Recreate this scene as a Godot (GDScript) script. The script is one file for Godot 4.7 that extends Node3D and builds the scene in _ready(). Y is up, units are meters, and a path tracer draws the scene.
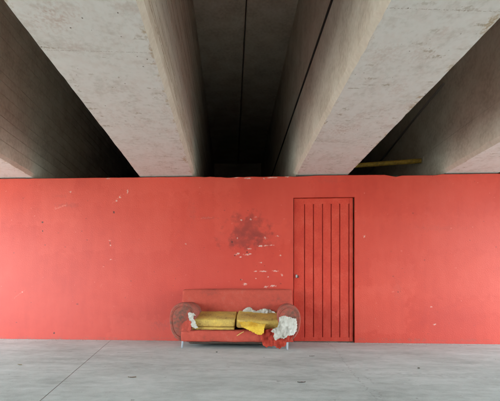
extends Node3D

# ---- camera constants (photograph is 500 x 401; a lens shifted upward, level camera) ----
const F := 431.0
const VX := 250.0
const VY := 295.0
const YAW := 0.0557
const CAM := Vector3(0.0, 0.671, 6.19)
const FALL := 0.005            # the whole site falls gently to the right
const SKEW := 0.0997           # the girders run slightly askew to the wall
const CEIL := 1.729            # girder soffit above the camera
const WALL_H := 2.382

var M := {}

# ------------------------------------------------------------------ pixels to places
func ray(px: float, py: float) -> Vector3:
	var c := Vector3((px - VX) / F, (VY - py) / F, -1.0)
	return c.rotated(Vector3.UP, YAW)

func on_z(px: float, py: float, z: float) -> Vector3:
	var r := ray(px, py)
	return CAM + r * ((z - CAM.z) / r.z)

func on_ground(px: float, py: float) -> Vector3:
	var r := ray(px, py)
	# plane y = -FALL * x
	var t := -(CAM.y + FALL * CAM.x) / (r.y + FALL * r.x)
	return CAM + r * t

func gy(x: float) -> float:
	return -FALL * x

# ------------------------------------------------------------------ node helpers
func obj(called: String, mesh: Mesh, mat: Material, parent: Node3D = null) -> MeshInstance3D:
	var o := MeshInstance3D.new()
	o.name = called
	o.mesh = mesh
	if mat:
		o.material_override = mat
	if parent == null:
		add_child(o, true)
	else:
		parent.add_child(o, true)
	return o

func thing(called: String, label: String, category: String, group := "") -> Node3D:
	var o := Node3D.new()
	o.name = called
	add_child(o, true)
	tag(o, label, category, group)
	return o

func tag(o: Node, label: String, category: String, group := "") -> void:
	o.set_meta("label", label)
	o.set_meta("category", category)
	if group != "":
		o.set_meta("group", group)

# ------------------------------------------------------------------ textures
func fnl(sd: int, freq: float, oct := 4, gain := 0.5) -> FastNoiseLite:
	var n := FastNoiseLite.new()
	n.seed = sd
	n.noise_type = FastNoiseLite.TYPE_SIMPLEX_SMOOTH
	n.frequency = freq
	n.fractal_type = FastNoiseLite.FRACTAL_FBM
	n.fractal_octaves = oct
	n.fractal_gain = gain
	return n

func ramp(stops: Array, t: float) -> Color:
	if t <= stops[0][0]:
		return stops[0][1]
	for i in range(1, stops.size()):
		if t <= stops[i][0]:
			var a: float = stops[i - 1][0]
			var b: float = stops[i][0]
			return (stops[i - 1][1] as Color).lerp(stops[i][1], (t - a) / (b - a))
	return stops[stops.size() - 1][1]

# seamless two-scale noise through a colour ramp
func noise_tex(size: int, f1: float, f2: float, mix2: float, stops: Array, sd: int) -> ImageTexture:
	var a := fnl(sd, f1, 5, 0.55).get_seamless_image(size, size)
	var b := fnl(sd + 7, f2, 4, 0.6).get_seamless_image(size, size)
	a.convert(Image.FORMAT_L8)
	b.convert(Image.FORMAT_L8)
	var da := a.get_data()
	var db := b.get_data()
	var out := PackedByteArray()
	out.resize(size * size * 3)
	var lut: Array = []
	for i in 256:
		lut.append(ramp(stops, i / 255.0))
	for i in size * size:
		var v := int(clampf(da[i] * (1.0 - mix2) + db[i] * mix2, 0, 255))
		var c: Color = lut[v]
		out[i * 3] = c.r8
		out[i * 3 + 1] = c.g8
		out[i * 3 + 2] = c.b8
	var im := Image.create_from_data(size, size, false, Image.FORMAT_RGB8, out)
	im.generate_mipmaps()
	return ImageTexture.create_from_image(im)

func normal_tex(size: int, freq: float, sd: int, strength: float, oct := 5) -> ImageTexture:
	var a := fnl(sd, freq, oct, 0.6).get_seamless_image(size, size)
	a.convert(Image.FORMAT_RGBA8)
	a.bump_map_to_normal_map(strength)
	a.generate_mipmaps()
	return ImageTexture.create_from_image(a)

func std(tex: Texture2D, rough: float, nrm: Texture2D = null, ns := 1.0) -> StandardMaterial3D:
	var m := StandardMaterial3D.new()
	if tex:
		m.albedo_texture = tex
	m.roughness = rough
	m.metallic_specular = 0.4
	if nrm:
		m.normal_enabled = true
		m.normal_texture = nrm
		m.normal_scale = ns
	return m

func tri(m: StandardMaterial3D, scale: float) -> StandardMaterial3D:
	m.uv1_triplanar = true
	m.uv1_world_triplanar = false
	m.uv1_scale = Vector3.ONE * scale
	return m

func C(r: float, g: float, b: float) -> Color:
	return Color(r / 255.0, g / 255.0, b / 255.0)

# canvas painters on an RGB float buffer -----------------------------------------------
var cv_w := 0
var cv_h := 0
var cv: PackedFloat32Array

func cv_mix(i: int, c: Color, a: float) -> void:
	var k := i * 3
	cv[k] += (c.r - cv[k]) * a
	cv[k + 1] += (c.g - cv[k + 1]) * a
	cv[k + 2] += (c.b - cv[k + 2]) * a

# a ragged blot: centre, radii in pixels, noise-broken rim
func blot(cx: float, cy: float, rx: float, ry: float, c: Color, a: float, n: FastNoiseLite, rag: float, soft: float) -> void:
	for y in range(maxi(0, int(cy - ry * 1.8)), mini(cv_h, int(cy + ry * 1.8) + 1)):
		for x in range(maxi(0, int(cx - rx * 1.8)), mini(cv_w, int(cx + rx * 1.8) + 1)):
			var dx := (x + 0.5 - cx) / rx
			var dy := (y + 0.5 - cy) / ry
			var d := sqrt(dx * dx + dy * dy) + rag * n.get_noise_2d(x, y)
			var k := clampf((1.0 - d) / soft, 0.0, 1.0)
			if k > 0.0:
				cv_mix(y * cv_w + x, c, a * k)

func streak(x0: float, y0: float, x1: float, y1: float, wd: float, c: Color, a: float, n: FastNoiseLite, wob: float, gaps: float) -> void:
	var L := Vector2(x1 - x0, y1 - y0).length()
	var steps := int(L * 2.0) + 1
	var dirv := Vector2(x1 - x0, y1 - y0) / maxf(L, 0.001)
	var nv := Vector2(-dirv.y, dirv.x)
	for s in steps + 1:
		var t := float(s) / steps
		var p := Vector2(x0, y0).lerp(Vector2(x1, y1), t)
		p += nv * wob * n.get_noise_2d(p.x * 1.3 + 31.0, p.y * 1.3)
		if n.get_noise_2d(p.x * 2.0 + 500.0, p.y * 2.0) < gaps:
			continue
		var w := wd * (0.7 + 0.8 * absf(n.get_noise_2d(p.x * 3.0, p.y * 3.0 + 99.0)))
		for yy in range(int(p.y - w), int(p.y + w) + 1):
			for xx in range(int(p.x - w), int(p.x + w) + 1):
				if xx >= 0 and yy >= 0 and xx < cv_w and yy < cv_h:
					var q := Vector2(xx + 0.5, yy + 0.5).distance_to(p)
					if q < w:
						cv_mix(yy * cv_w + xx, c, a * 0.6)

func cv_start(w: int, h: int) -> void:
	cv_w = w
	cv_h = h
	cv = PackedFloat32Array()
	cv.resize(w * h * 3)

func cv_texture() -> ImageTexture:
	var out := PackedByteArray()
	out.resize(cv_w * cv_h * 3)
	for i in cv_w * cv_h * 3:
		out[i] = int(clampf(cv[i], 0.0, 1.0) * 255.0 + 0.5)
	var im := Image.create_from_data(cv_w, cv_h, false, Image.FORMAT_RGB8, out)
	im.generate_mipmaps()
	return ImageTexture.create_from_image(im)

# ------------------------------------------------------------------ painted wall texture
const WTX := 2048
const WTY := 512
const WX0 := -5.6
const WPM := 200.0      # texels a metre: 10.24 m by 2.56 m

func wall_uv(x: float, y: float) -> Vector2:
	return Vector2((x - WX0) * WPM / WTX, 1.0 - (y + 0.1) * WPM / WTY)

func wall_px(px: float, py: float) -> Vector2:
	var p := on_z(px, py, 0.0)
	var u := wall_uv(p.x, p.y)
	return Vector2(u.x * WTX, u.y * WTY)

func make_wall_texture() -> ImageTexture:
	cv_start(WTX, WTY)
	var big := fnl(11, 0.004, 4, 0.55)
	var mid := fnl(12, 0.02, 4, 0.6)
	var fine := fnl(13, 0.25, 3, 0.7)
	var roll := fnl(14, 0.012, 3, 0.5)
	var base := M.wall_base as Color
	var pale := M.wall_pale as Color
	var deep := M.wall_deep as Color
	for y in WTY:
		for x in WTX:
			var b := big.get_noise_2d(x, y)
			var m := mid.get_noise_2d(x, y)
			var f := fine.get_noise_2d(x, y)
			var r := roll.get_noise_2d(x * 3.0, y * 0.5)    # upright roller laps
			var t := 0.5 * b + 0.32 * m + 0.22 * f + 0.3 * r
			var c := base.lerp(pale, clampf(t, 0, 1) * 0.9) if t > 0 else base.lerp(deep, clampf(-t, 0, 1) * 0.9)
			var k := (y * WTX + x) * 3
			cv[k] = c.r
			cv[k + 1] = c.g
			cv[k + 2] = c.b
	# repainted patches: slightly different coats with ragged lapped edges
	var lap := fnl(25, 0.03, 3, 0.6)
	var prng := RandomNumberGenerator.new()
	prng.seed = 303
	for i in 26:
		var cx := prng.randf() * WTX
		var cy := prng.randf() * WTY
		var hw := 60.0 + prng.randf() * 190.0
		var hh := 30.0 + prng.randf() * 120.0
		var tone := C(222, 92, 74) if prng.randf() < 0.5 else C(190, 58, 46)
		var al := 0.10 + prng.randf() * 0.16
		for y in range(maxi(0, int(cy - hh - 20)), mini(WTY, int(cy + hh + 20))):
			for x in range(maxi(0, int(cx - hw - 20)), mini(WTX, int(cx + hw + 20))):
				var e := maxf(absf(x - cx) - hw, absf(y - cy) - hh) + 26.0 * lap.get_noise_2d(x, y)
				if e < 0.0:
					cv_mix(y * WTX + x, tone, al * clampf(-e / 9.0, 0.0, 1.0))
	var rag := fnl(21, 0.09, 4, 0.6)
	var chip := fnl(22, 0.16, 3, 0.6)
	var smk := fnl(24, 0.03, 4, 0.6)
	var white := C(222, 205, 196)
	var smoke := C(128, 44, 36)
	# the smudge above the sofa
	for s in [[247, 231, 17, 13, 0.42], [243, 238, 20, 9, 0.30], [255, 228, 13, 14, 0.30], [240, 224, 9, 12, 0.22], [231, 243, 3.2, 5.5, 0.5], [249, 242, 22, 6, 0.25], [262, 236, 10, 6, 0.25]]:
		var p := wall_px(s[0], s[1])
		blot(p.x, p.y, s[2] * 3.4, s[3] * 3.4, smoke, s[4] * 0.8, smk, 1.0, 0.6)
	# other old scuffs
	for s in [[68, 205, 14, 3, 0.22], [160, 325, 12, 5, 0.25], [208, 218, 12, 1.6, 0.3], [192, 214, 5, 14, 0.12], [60, 196, 9, 2, 0.15], [398, 290, 5, 14, 0.12], [330, 181, 16, 3, 0.14], [438, 228, 30, 4, 0.1]]:
		var p := wall_px(s[0], s[1])
		blot(p.x, p.y, s[2] * 2.87, s[3] * 2.87, C(150, 70, 66), s[4], rag, 1.2, 0.9)
	# chipped paint: pixel x, y, half width, half height
	var chips := [[236, 254.5, 2.6, 1.0], [238.5, 253.3, 1.6, 0.9], [247.5, 254.6, 3.8, 1.1], [249, 248.8, 2.4, 0.7], [250, 254, 2, 0.7], [261, 262.6, 0.1, 0.1],
		[260.5, 246, 3.4, 1.0], [266, 245.6, 2.2, 0.7], [271, 245.2, 2.8, 0.6], [265.3, 238, 1.5, 1.3], [277.5, 236, 1.5, 1.1], [255.4, 271.3, 2.1, 0.7], [263.3, 271.4, 4.4, 0.8], [275.4, 271, 3.0, 0.9],
		[260.7, 262.5, 1.7, 0.9], [282, 275, 1.4, 1.4], [280.3, 255.5, 1.4, 1.2], [241, 220, 1.2, 1.1], [250.5, 219.4, 1.2, 1.0], [237.4, 238.4, 0.6, 1.8], [266, 286.6, 2.4, 1.6], [273, 286, 3.2, 1.2],
		[241.5, 279.6, 0.9, 0.8], [268, 277, 1.0, 0.9], [240.3, 257, 1.2, 0.8], [245, 284, 2.6, 1.6], [256, 278.5, 0.9, 0.7], [255.5, 217, 1.2, 0.8],
		[127.6, 191.4, 0.8, 2.6], [120, 197, 1.1, 1.4], [116.5, 200.8, 0.8, 1.2], [70.3, 192, 1.5, 1.0], [109.6, 240.5, 0.9, 0.7], [110.5, 245.5, 0.8, 0.7], [110.8, 259.5, 0.9, 0.6], [186, 244, 0.9, 1.2],
		[364.5, 236.5, 1.3, 1.3], [434.5, 324.5, 1.6, 1.0], [431.5, 307, 0.9, 0.7], [107.5, 178.5, 1.8, 0.9], [22, 292, 0.6, 0.6], [109, 176.9, 3, 0.7],
		[205, 176.6, 4, 0.5], [209.5, 176.2, 3, 0.7], [248, 178.2, 4.5, 0.9], [264, 178.5, 0.9, 1.0], [272, 177.6, 6, 0.7], [287, 176.6, 3, 0.9], [236, 177.6, 3, 0.5], [10, 178.0, 4, 0.5], [36, 177.8, 8, 0.4], [480, 172.8, 9, 0.35], [412, 173.6, 5, 0.35]]
	for s in chips:
		var p := wall_px(s[0], s[1])
		blot(p.x, p.y, s[2] * 2.87 + 0.4, s[3] * 2.3 + 0.3, white.lerp(C(190, 150, 140), prng.randf() * 0.6), 0.8, chip, 0.9, 0.6)
	var scr := fnl(23, 0.2, 2)
	for s in [[14, 298, 25, 290, 1.0, 0.25], [112, 204, 121, 195, 1.0, 0.35], [55, 209, 66, 205, 1.6, 0.3], [100, 288, 102, 284, 0.9, 0.2], [198, 219, 212, 217, 1.3, 0.22]]:
		var a := wall_px(s[0], s[1])
		var b := wall_px(s[2], s[3])
		streak(a.x, a.y, b.x, b.y, s[4] * 1.2, C(222, 140, 126), s[5] * 0.8, scr, 3.0, -0.05)
	for s in [[42.5, 222.3, 1.1], [42.5, 231, 0.8], [113.8, 212.4, 1.2], [45, 245, 0.6], [65, 247, 0.5], [110, 243, 0.7], [234.8, 255.4, 0.8], [247, 252, 0.9], [241, 279.6, 0.8], [398, 292, 0.5], [54, 333, 1.0], [232, 242, 1.0], [87, 240, 0.5]]:
		var p := wall_px(s[0], s[1])
		blot(p.x, p.y, s[2] * 2.9, s[2] * 2.9, C(58, 30, 28), 0.8, chip, 0.5, 0.5)
	# random pinholes and flecks so that no stretch of the wall is blank
	var rng := RandomNumberGenerator.new()
	rng.seed = 77
	for i in 420:
		var x := rng.randf() * WTX
		var y := rng.randf() * WTY
		var r := 0.7 + rng.randf() * rng.randf() * 2.2
		var dark := rng.randf() < 0.55
		blot(x, y, r * (0.8 + rng.randf()), r, C(110, 38, 34) if dark else C(225, 150, 138), 0.25 + 0.4 * rng.randf(), chip, 0.6, 0.6)
	# drips and rubbed dirt at the foot of the wall
	for i in 150:
		var x := rng.randf() * WTX
		blot(x, 489.0 - rng.randf() * 7.0, 6 + rng.randf() * 26, 1.5 + rng.randf() * 3.5, C(164, 84, 72), 0.2, rag, 1.3, 0.8)
	return cv_texture()

func make_wall_normal() -> ImageTexture:
	var im := Image.create(WTX, WTY, false, Image.FORMAT_RGBA8)
	var a := fnl(31, 0.3, 3, 0.6)
	var b := fnl(32, 0.015, 3, 0.5)
	for y in WTY:
		for x in WTX:
			var h := 0.5 + 0.2 * a.get_noise_2d(x, y) + 0.3 * b.get_noise_2d(x * 0.5, y * 0.35)
			im.set_pixel(x, y, Color(h, h, h))
	im.bump_map_to_normal_map(5.0)
	im.generate_mipmaps()
	return ImageTexture.create_from_image(im)

# ------------------------------------------------------------------ ground texture
const GT := 1024
const GPM := 256.0   # 8 m by 4 m
func ground_uv(x: float, z: float) -> Vector2:
	return Vector2((x + 4.4) * GPM / (GT * 2), (z + 0.02) * GPM / GT)

func ground_px(px: float, py: float) -> Vector2:
	var p := on_ground(px, py)
	var u := ground_uv(p.x, p.z)
	return Vector2(u.x * GT * 2, u.y * GT)

func make_ground_texture() -> ImageTexture:
	cv_start(GT * 2, GT)
	var big := fnl(41, 0.003, 4, 0.55)
	var lane := fnl(42, 0.01, 4, 0.6)
	var mid := fnl(43, 0.03, 4, 0.65)
	var fine := fnl(44, 0.4, 2, 0.7)
	var mid_c := M.ground_mid as Color
	var lo := M.ground_lo as Color
	var hi := M.ground_hi as Color
	for y in GT:
		for x in GT * 2:
			var t := 0.6 * big.get_noise_2d(x, y) + 0.45 * lane.get_noise_2d(x * 0.45, y * 1.1) + 0.5 * mid.get_noise_2d(x * 0.7, y) + 0.4 * fine.get_noise_2d(x, y)
			var c := mid_c.lerp(hi, clampf(t * 1.25, 0, 1)) if t > 0 else mid_c.lerp(lo, clampf(-t * 1.25, 0, 1))
			var k := (y * cv_w + x) * 3
			cv[k] = c.r
			cv[k + 1] = c.g
			cv[k + 2] = c.b
	var rag := fnl(45, 0.06, 4, 0.6)
	var chip := fnl(46, 0.3, 3, 0.6)
	var rng := RandomNumberGenerator.new()
	rng.seed = 5
	# swept, scraped streaks running along the wall
	for i in 150:
		var x := rng.randf() * cv_w
		var y := rng.randf() * cv_h
		var up := rng.randf() < 0.55
		blot(x, y, 40 + rng.randf() * 150, 3 + rng.randf() * 13, hi if up else lo, 0.15 + 0.25 * rng.randf(), rag, 1.4, 0.9)
	# crumbled pale mortar along the foot of the wall
	for i in 90:
		var x := rng.randf() * cv_w
		blot(x, 4.0 + rng.randf() * 16.0, 12 + rng.randf() * 45, 3 + rng.randf() * 6, C(205, 200, 194), 0.45, rag, 1.3, 0.6)
	# pale scuffs seen at right and dark spots
	for s in [[445, 372, 26, 1.5], [420, 378, 22, 1.2], [415, 384, 14, 1.0], [305, 383, 40, 1.6], [270, 381, 20, 1.0], [472, 365, 24, 1.2], [480, 398, 18, 1.2], [345, 365, 22, 2], [115, 381, 7, 0.8], [13, 380, 4, 0.7], [60, 357, 16, 1]]:
		var p := ground_px(s[0], s[1])
		var q := ground_px(s[0] + s[2], s[1])
		var v := ground_px(s[0], s[1] + s[3])
		blot(p.x, p.y, q.x - p.x, v.y - p.y, hi, 0.55, rag, 1.2, 0.7)
	for i in 500:
		var x := rng.randf() * cv_w
		var y := rng.randf() * cv_h
		var r := 0.8 + 3.5 * rng.randf() * rng.randf() * rng.randf()
		blot(x, y, r * (1 + rng.randf()), r, C(60, 58, 55) if rng.randf() < 0.7 else C(215, 212, 206), 0.35 + 0.4 * rng.randf(), chip, 0.7, 0.5)
	# hairline cracks
	var wob := fnl(47, 0.03, 4, 0.7)
	for s in [[330, 343.5, 338, 353], [338, 353, 352, 372], [352, 372, 378, 401], [375, 390, 384, 401], [362, 374, 374, 384]]:
		var a := ground_px(s[0], s[1])
		var b := ground_px(s[2], s[3])
		streak(a.x, a.y, b.x, b.y, 1.0, C(128, 126, 123), 0.35, wob, 10.0, -0.1)
	return cv_texture()

# ------------------------------------------------------------------ concrete soffit texture (u across the soffit, v along)
func make_soffit_texture() -> ImageTexture:
	cv_start(512, 2048)
	var big := fnl(51, 0.006, 4, 0.55)
	var mid := fnl(52, 0.03, 4, 0.6)
	var fine := fnl(53, 0.3, 3, 0.7)
	var cross := fnl(54, 0.02, 3, 0.6)
	var base := M.conc as Color
	for y in cv_h:
		for x in cv_w:
			var t := 0.5 * big.get_noise_2d(x, y) + 0.45 * mid.get_noise_2d(x, y) + 0.22 * fine.get_noise_2d(x, y) + 0.3 * cross.get_noise_2d(x * 0.5, y * 1.4)
			var w := mid.get_noise_2d(x * 0.4 + 900, y * 0.4)
			var c := base.lerp(C(214, 210, 204), clampf(t * 0.8, 0, 1)) if t > 0 else base.lerp(C(158, 147, 134), clampf(-t * 0.62, 0, 1))
			c = c.lerp(C(196, 182, 172), clampf(w, 0, 1) * 0.5)
			var k := (y * cv_w + x) * 3
			cv[k] = c.r
			cv[k + 1] = c.g
			cv[k + 2] = c.b
	var rag := fnl(55, 0.05, 4, 0.6)
	var rng := RandomNumberGenerator.new()
	rng.seed = 9
	# rusty seepage along the edges
	for i in 46:
		var side := rng.randf() < 0.75
		var x := 512.0 - rng.randf() * rng.randf() * 70.0 if side else rng.randf() * rng.randf() * 24.0
		blot(x, rng.randf() * cv_h, 5 + rng.randf() * 26, 8 + rng.randf() * 50, C(150, 124, 90), 0.2 + 0.35 * rng.randf(), rag, 1.0, 0.9)
	for i in 70:
		blot(rng.randf() * cv_w, rng.randf() * cv_h, 6 + rng.randf() * 34, 2 + rng.randf() * 8, C(132, 118, 96), 0.2 + 0.3 * rng.randf(), rag, 1.4, 0.7)
	for i in 26:
		blot(rng.randf() * cv_w, rng.randf() * cv_h, 20 + rng.randf() * 60, 10 + rng.randf() * 50, C(170, 140, 124), 0.18, rag, 1.4, 0.9)
	for i in 60:
		blot(rng.randf() * cv_w, rng.randf() * cv_h, 1 + rng.randf() * 3, 1 + rng.randf() * 3, C(70, 56, 44), 0.8, rag, 0.5, 0.5)
	# cross marks of the form sheets
	for i in 2:
		var y := 340.0 + i * 990.0 + rng.randf() * 60.0
		streak(0, y, 511, y + rng.randf() * 6 - 3, 1.6, C(140, 126, 112), 0.25, rag, 3.0, 0.0)
	return cv_texture()

func make_board_texture() -> ImageTexture:
	cv_start(1024, 512)
	var grain := fnl(56, 0.02, 4, 0.6)
	var fine := fnl(57, 0.25, 3, 0.6)
	var rng := RandomNumberGenerator.new()
	rng.seed = 31
	var rows := []
	var y := 10.0
	while y < 512.0:
		rows.append([y, rng.randf() * 0.5 - 0.25, 0.25 + rng.randf() * 0.5])
		y += 26.0 + rng.randf() * 26.0
	for yy in 512:
		var board := 0
		for r in rows.size():
			if yy >= rows[r][0]:
				board = r
		for x in 1024:
			var t: float = 0.55 * grain.get_noise_2d(x * 0.25, yy * 2.2 + board * 77.0) + 0.3 * grain.get_noise_2d(x, yy + 400.0) + 0.2 * fine.get_noise_2d(x, yy) + rows[board][1]
			var c := C(190, 178, 163).lerp(C(206, 198, 186), clampf(t, 0, 1)) if t > 0 else C(190, 178, 163).lerp(C(150, 132, 114), clampf(-t, 0, 1))
			var k := (yy * cv_w + x) * 3
			cv[k] = c.r
			cv[k + 1] = c.g
			cv[k + 2] = c.b
	var wob := fnl(58, 0.02, 3, 0.6)
	for r in rows:
		streak(0, r[0], 1023, r[0], 1.3, C(112, 92, 74), r[2], wob, 2.0, -0.3)
	return cv_texture()

# ------------------------------------------------------------------ mesh helpers
func quad(st: SurfaceTool, a: Vector3, b: Vector3, c: Vector3, d: Vector3) -> void:
	for v in [a, b, c, a, c, d]:
		st.add_vertex(v)

func box_mesh(p0: Vector3, p1: Vector3, bev := 0.0) -> ArrayMesh:
	# chamfered box between two corners
	var st := SurfaceTool.new()
	st.begin(Mesh.PRIMITIVE_TRIANGLES)
	add_box(st, p0, p1, bev)
	st.generate_normals()
	return st.commit()

func add_box(st: SurfaceTool, p0: Vector3, p1: Vector3, bev := 0.0) -> void:
	var c := (p0 + p1) / 2.0
	var h := (p1 - p0).abs() / 2.0
	st.set_smooth_group(-1)
	var b := minf(bev, minf(h.x, minf(h.y, h.z)) * 0.9)
	var ax := [Vector3.RIGHT, Vector3.UP, Vector3.BACK]
	for i in 3:
		for s in [-1.0, 1.0]:
			var n: Vector3 = ax[i] * s
			var u: Vector3 = ax[(i + 1) % 3]
			var v: Vector3 = ax[(i + 2) % 3]
			var hn: float = h[i]
			var hu: float = h[(i + 1) % 3] - b
			var hv: float = h[(i + 2) % 3] - b
			var o: Vector3 = c + n * hn
			face(st, [o - u * hu - v * hv, o + u * hu - v * hv, o + u * hu + v * hv, o - u * hu + v * hv], n)
	if b <= 0.0:
		return
	for i in 3:
		for s1 in [-1.0, 1.0]:
			for s2 in [-1.0, 1.0]:
				var u: Vector3 = ax[i]
				var p: Vector3 = ax[(i + 1) % 3] * s1
				var q: Vector3 = ax[(i + 2) % 3] * s2
				var hu: float = h[i] - b
				var hp: float = h[(i + 1) % 3]
				var hq: float = h[(i + 2) % 3]
				face(st, [c + u * hu + p * hp + q * (hq - b), c - u * hu + p * hp + q * (hq - b), c - u * hu + p * (hp - b) + q * hq, c + u * hu + p * (hp - b) + q * hq], (p + q).normalized())
	for sx in [-1.0, 1.0]:
		for sy in [-1.0, 1.0]:
			for sz in [-1.0, 1.0]:
				var k := Vector3(sx, sy, sz)
				face(st, [c + Vector3(h.x * sx, (h.y - b) * sy, (h.z - b) * sz), c + Vector3((h.x - b) * sx, h.y * sy, (h.z - b) * sz), c + Vector3((h.x - b) * sx, (h.y - b) * sy, h.z * sz)], k.normalized())

func face(st: SurfaceTool, pts: Array, n: Vector3) -> void:
	# polygon fan wound so that its front looks along n (clockwise fronts)
	var g: Vector3 = (pts[1] - pts[0]).cross(pts[2] - pts[0])
	var seq := pts.duplicate()
	if g.dot(n) > 0.0:
		seq.reverse()
	for i in range(1, seq.size() - 1):
		st.add_vertex(seq[0])
		st.add_vertex(seq[i])
		st.add_vertex(seq[i + 1])

func tube(pts: Array, radii: Array, seg := 12) -> ArrayMesh:
	var st := SurfaceTool.new()
	st.begin(Mesh.PRIMITIVE_TRIANGLES)
	var rings := []
	for i in pts.size():
		var d: Vector3 = (pts[mini(i + 1, pts.size() - 1)] - pts[maxi(i - 1, 0)]).normalized()
		var u := d.cross(Vector3(0.3, 0.2, 0.93)).normalized()
		var v := d.cross(u)
		var r := []
		for k in seg:
			var a := TAU * k / seg
			r.append(pts[i] + (u * cos(a) + v * sin(a)) * radii[i])
		rings.append(r)
	st.set_smooth_group(0)
	for i in pts.size() - 1:
		for k in seg:
			var k2 := (k + 1) % seg
			var mid: Vector3 = (rings[i][k] + rings[i][k2] + rings[i + 1][k] + rings[i + 1][k2]) / 4.0
			var ce: Vector3 = (pts[i] + pts[i + 1]) / 2.0
			face(st, [rings[i][k], rings[i][k2], rings[i + 1][k2], rings[i + 1][k]], mid - ce)
	st.set_smooth_group(-1)
	var last := pts.size() - 1
	face(st, rings[0], pts[0] - pts[1])
	face(st, rings[last], pts[last] - pts[last - 1])
	st.generate_normals()
	return st.commit()

# a padded block: box with a rounding radius, puffed and lumpy
func soft_box(size: Vector3, rad: float, seg: Vector3i, lump: float, sd: int, puff := 0.0, warp := "") -> ArrayMesh:
	var st := SurfaceTool.new()
	st.begin(Mesh.PRIMITIVE_TRIANGLES)
	st.set_smooth_group(0)
	var n := fnl(sd, 3.0, 3, 0.5)
	var h := size / 2.0
	var r := minf(rad, minf(h.x, minf(h.y, h.z)) * 0.98)
	var inner := h - Vector3.ONE * r
	var ax := [Vector3.RIGHT, Vector3.UP, Vector3.BACK]
	for i in 3:
		for s in [-1.0, 1.0]:
			var nn: Vector3 = ax[i] * s
			var j := (i + 1) % 3
			var k := (i + 2) % 3
			var nu: int = seg[j]
			var nv: int = seg[k]
			var grid := []
			for a in nu + 1:
				var row := []
				for b in nv + 1:
					# bunch the rows towards the edges so that the rounding is smooth
					var p: Vector3 = nn * h[i] + ax[j] * h[j] * edge_bias(2.0 * a / nu - 1.0) + ax[k] * h[k] * edge_bias(2.0 * b / nv - 1.0)
					var q := Vector3(clampf(p.x, -inner.x, inner.x), clampf(p.y, -inner.y, inner.y), clampf(p.z, -inner.z, inner.z))
					var d := p - q
					var dn := d.normalized() if d.length() > 1e-6 else nn
					p = q + dn * r
					var t: float = (1.0 - pow(absf(p[j] / h[j]), 2.0)) * (1.0 - pow(absf(p[k] / h[k]), 2.0))
					p += nn * puff * maxf(t, 0.0)
					p += dn * lump * n.get_noise_3d(p.x * 1.0 + 5.0, p.y * 1.0, p.z * 1.0)
					if warp != "":
						p = bend(warp, p)
					row.append(p)
				grid.append(row)
			for a in nu:
				for b in nv:
					var c1: Vector3 = grid[a][b]
					var c2: Vector3 = grid[a + 1][b]
					var c3: Vector3 = grid[a + 1][b + 1]
					var c4: Vector3 = grid[a][b + 1]
					if s > 0:
						quad(st, c1, c4, c3, c2)
					else:
						quad(st, c1, c2, c3, c4)
	st.generate_normals()
	return st.commit()

const ZF := 0.80        # front plane of the sofa
var gash := fnl(91, 2.5, 4, 0.6)
var crump := fnl(92, 5.0, 3, 0.6)
var fold := fnl(71, 4.0, 3, 0.55)

func bend(kind: String, p: Vector3) -> Vector3:
	match kind:
		"lean":
			p.z -= 0.10 * p.y
		"foam":
			p.y += 0.006 * gash.get_noise_2d(p.x * 1.5, p.z * 1.5)
			p.z += 0.008 * gash.get_noise_2d(p.x * 2.0 + 30.0, p.y * 2.0)
		"foam high":
			p.y += 0.010 * gash.get_noise_2d(p.x * 1.5 + 70.0, p.z * 1.5) - 0.02 * cos(p.x * 5.0)
			p.z += 0.012 * gash.get_noise_2d(p.x * 1.5 + 90.0, p.y * 2.0)
	return p

func hang(kind: String, x: float, y: float) -> float:
	match kind:
		"rag":
			return ZF + 0.026 + 0.04 * fold.get_noise_2d(x * 3.0, y * 0.9) + 0.008 * sin(x * 60.0 + y * 25.0) - maxf(0.0, y - 0.2) * 0.25
		"arm rag":
			return ZF - 0.005 + 0.014 * fold.get_noise_2d(x * 5.0, y * 3.0)
		"tongue":
			return ZF - 0.065 + 0.12 * clampf((0.335 - y) / 0.06, 0.0, 1.0) + 0.012 * crump.get_noise_2d(x * 2.0, y * 2.0)
		"sheet":
			return ZF + 0.085 + 0.05 * crump.get_noise_2d(x * 1.5, y * 0.9) + 0.012 * fold.get_noise_2d(x * 4.0 + y * 2.0, y * 1.0)
		"tuft":
			return 0.36 + 0.03 * crump.get_noise_2d(x * 2.2 + 20.0, y * 2.2) + 0.012 * sin(x * 45.0)
		"strip":
			return ZF - 0.005 + 0.016 * crump.get_noise_2d(x * 2.5 + 50.0, y * 2.5)
	return 0.0

func edge_bias(t: float) -> float:
	return sin(t * PI / 2.0) * 0.55 + t * 0.45

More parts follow.
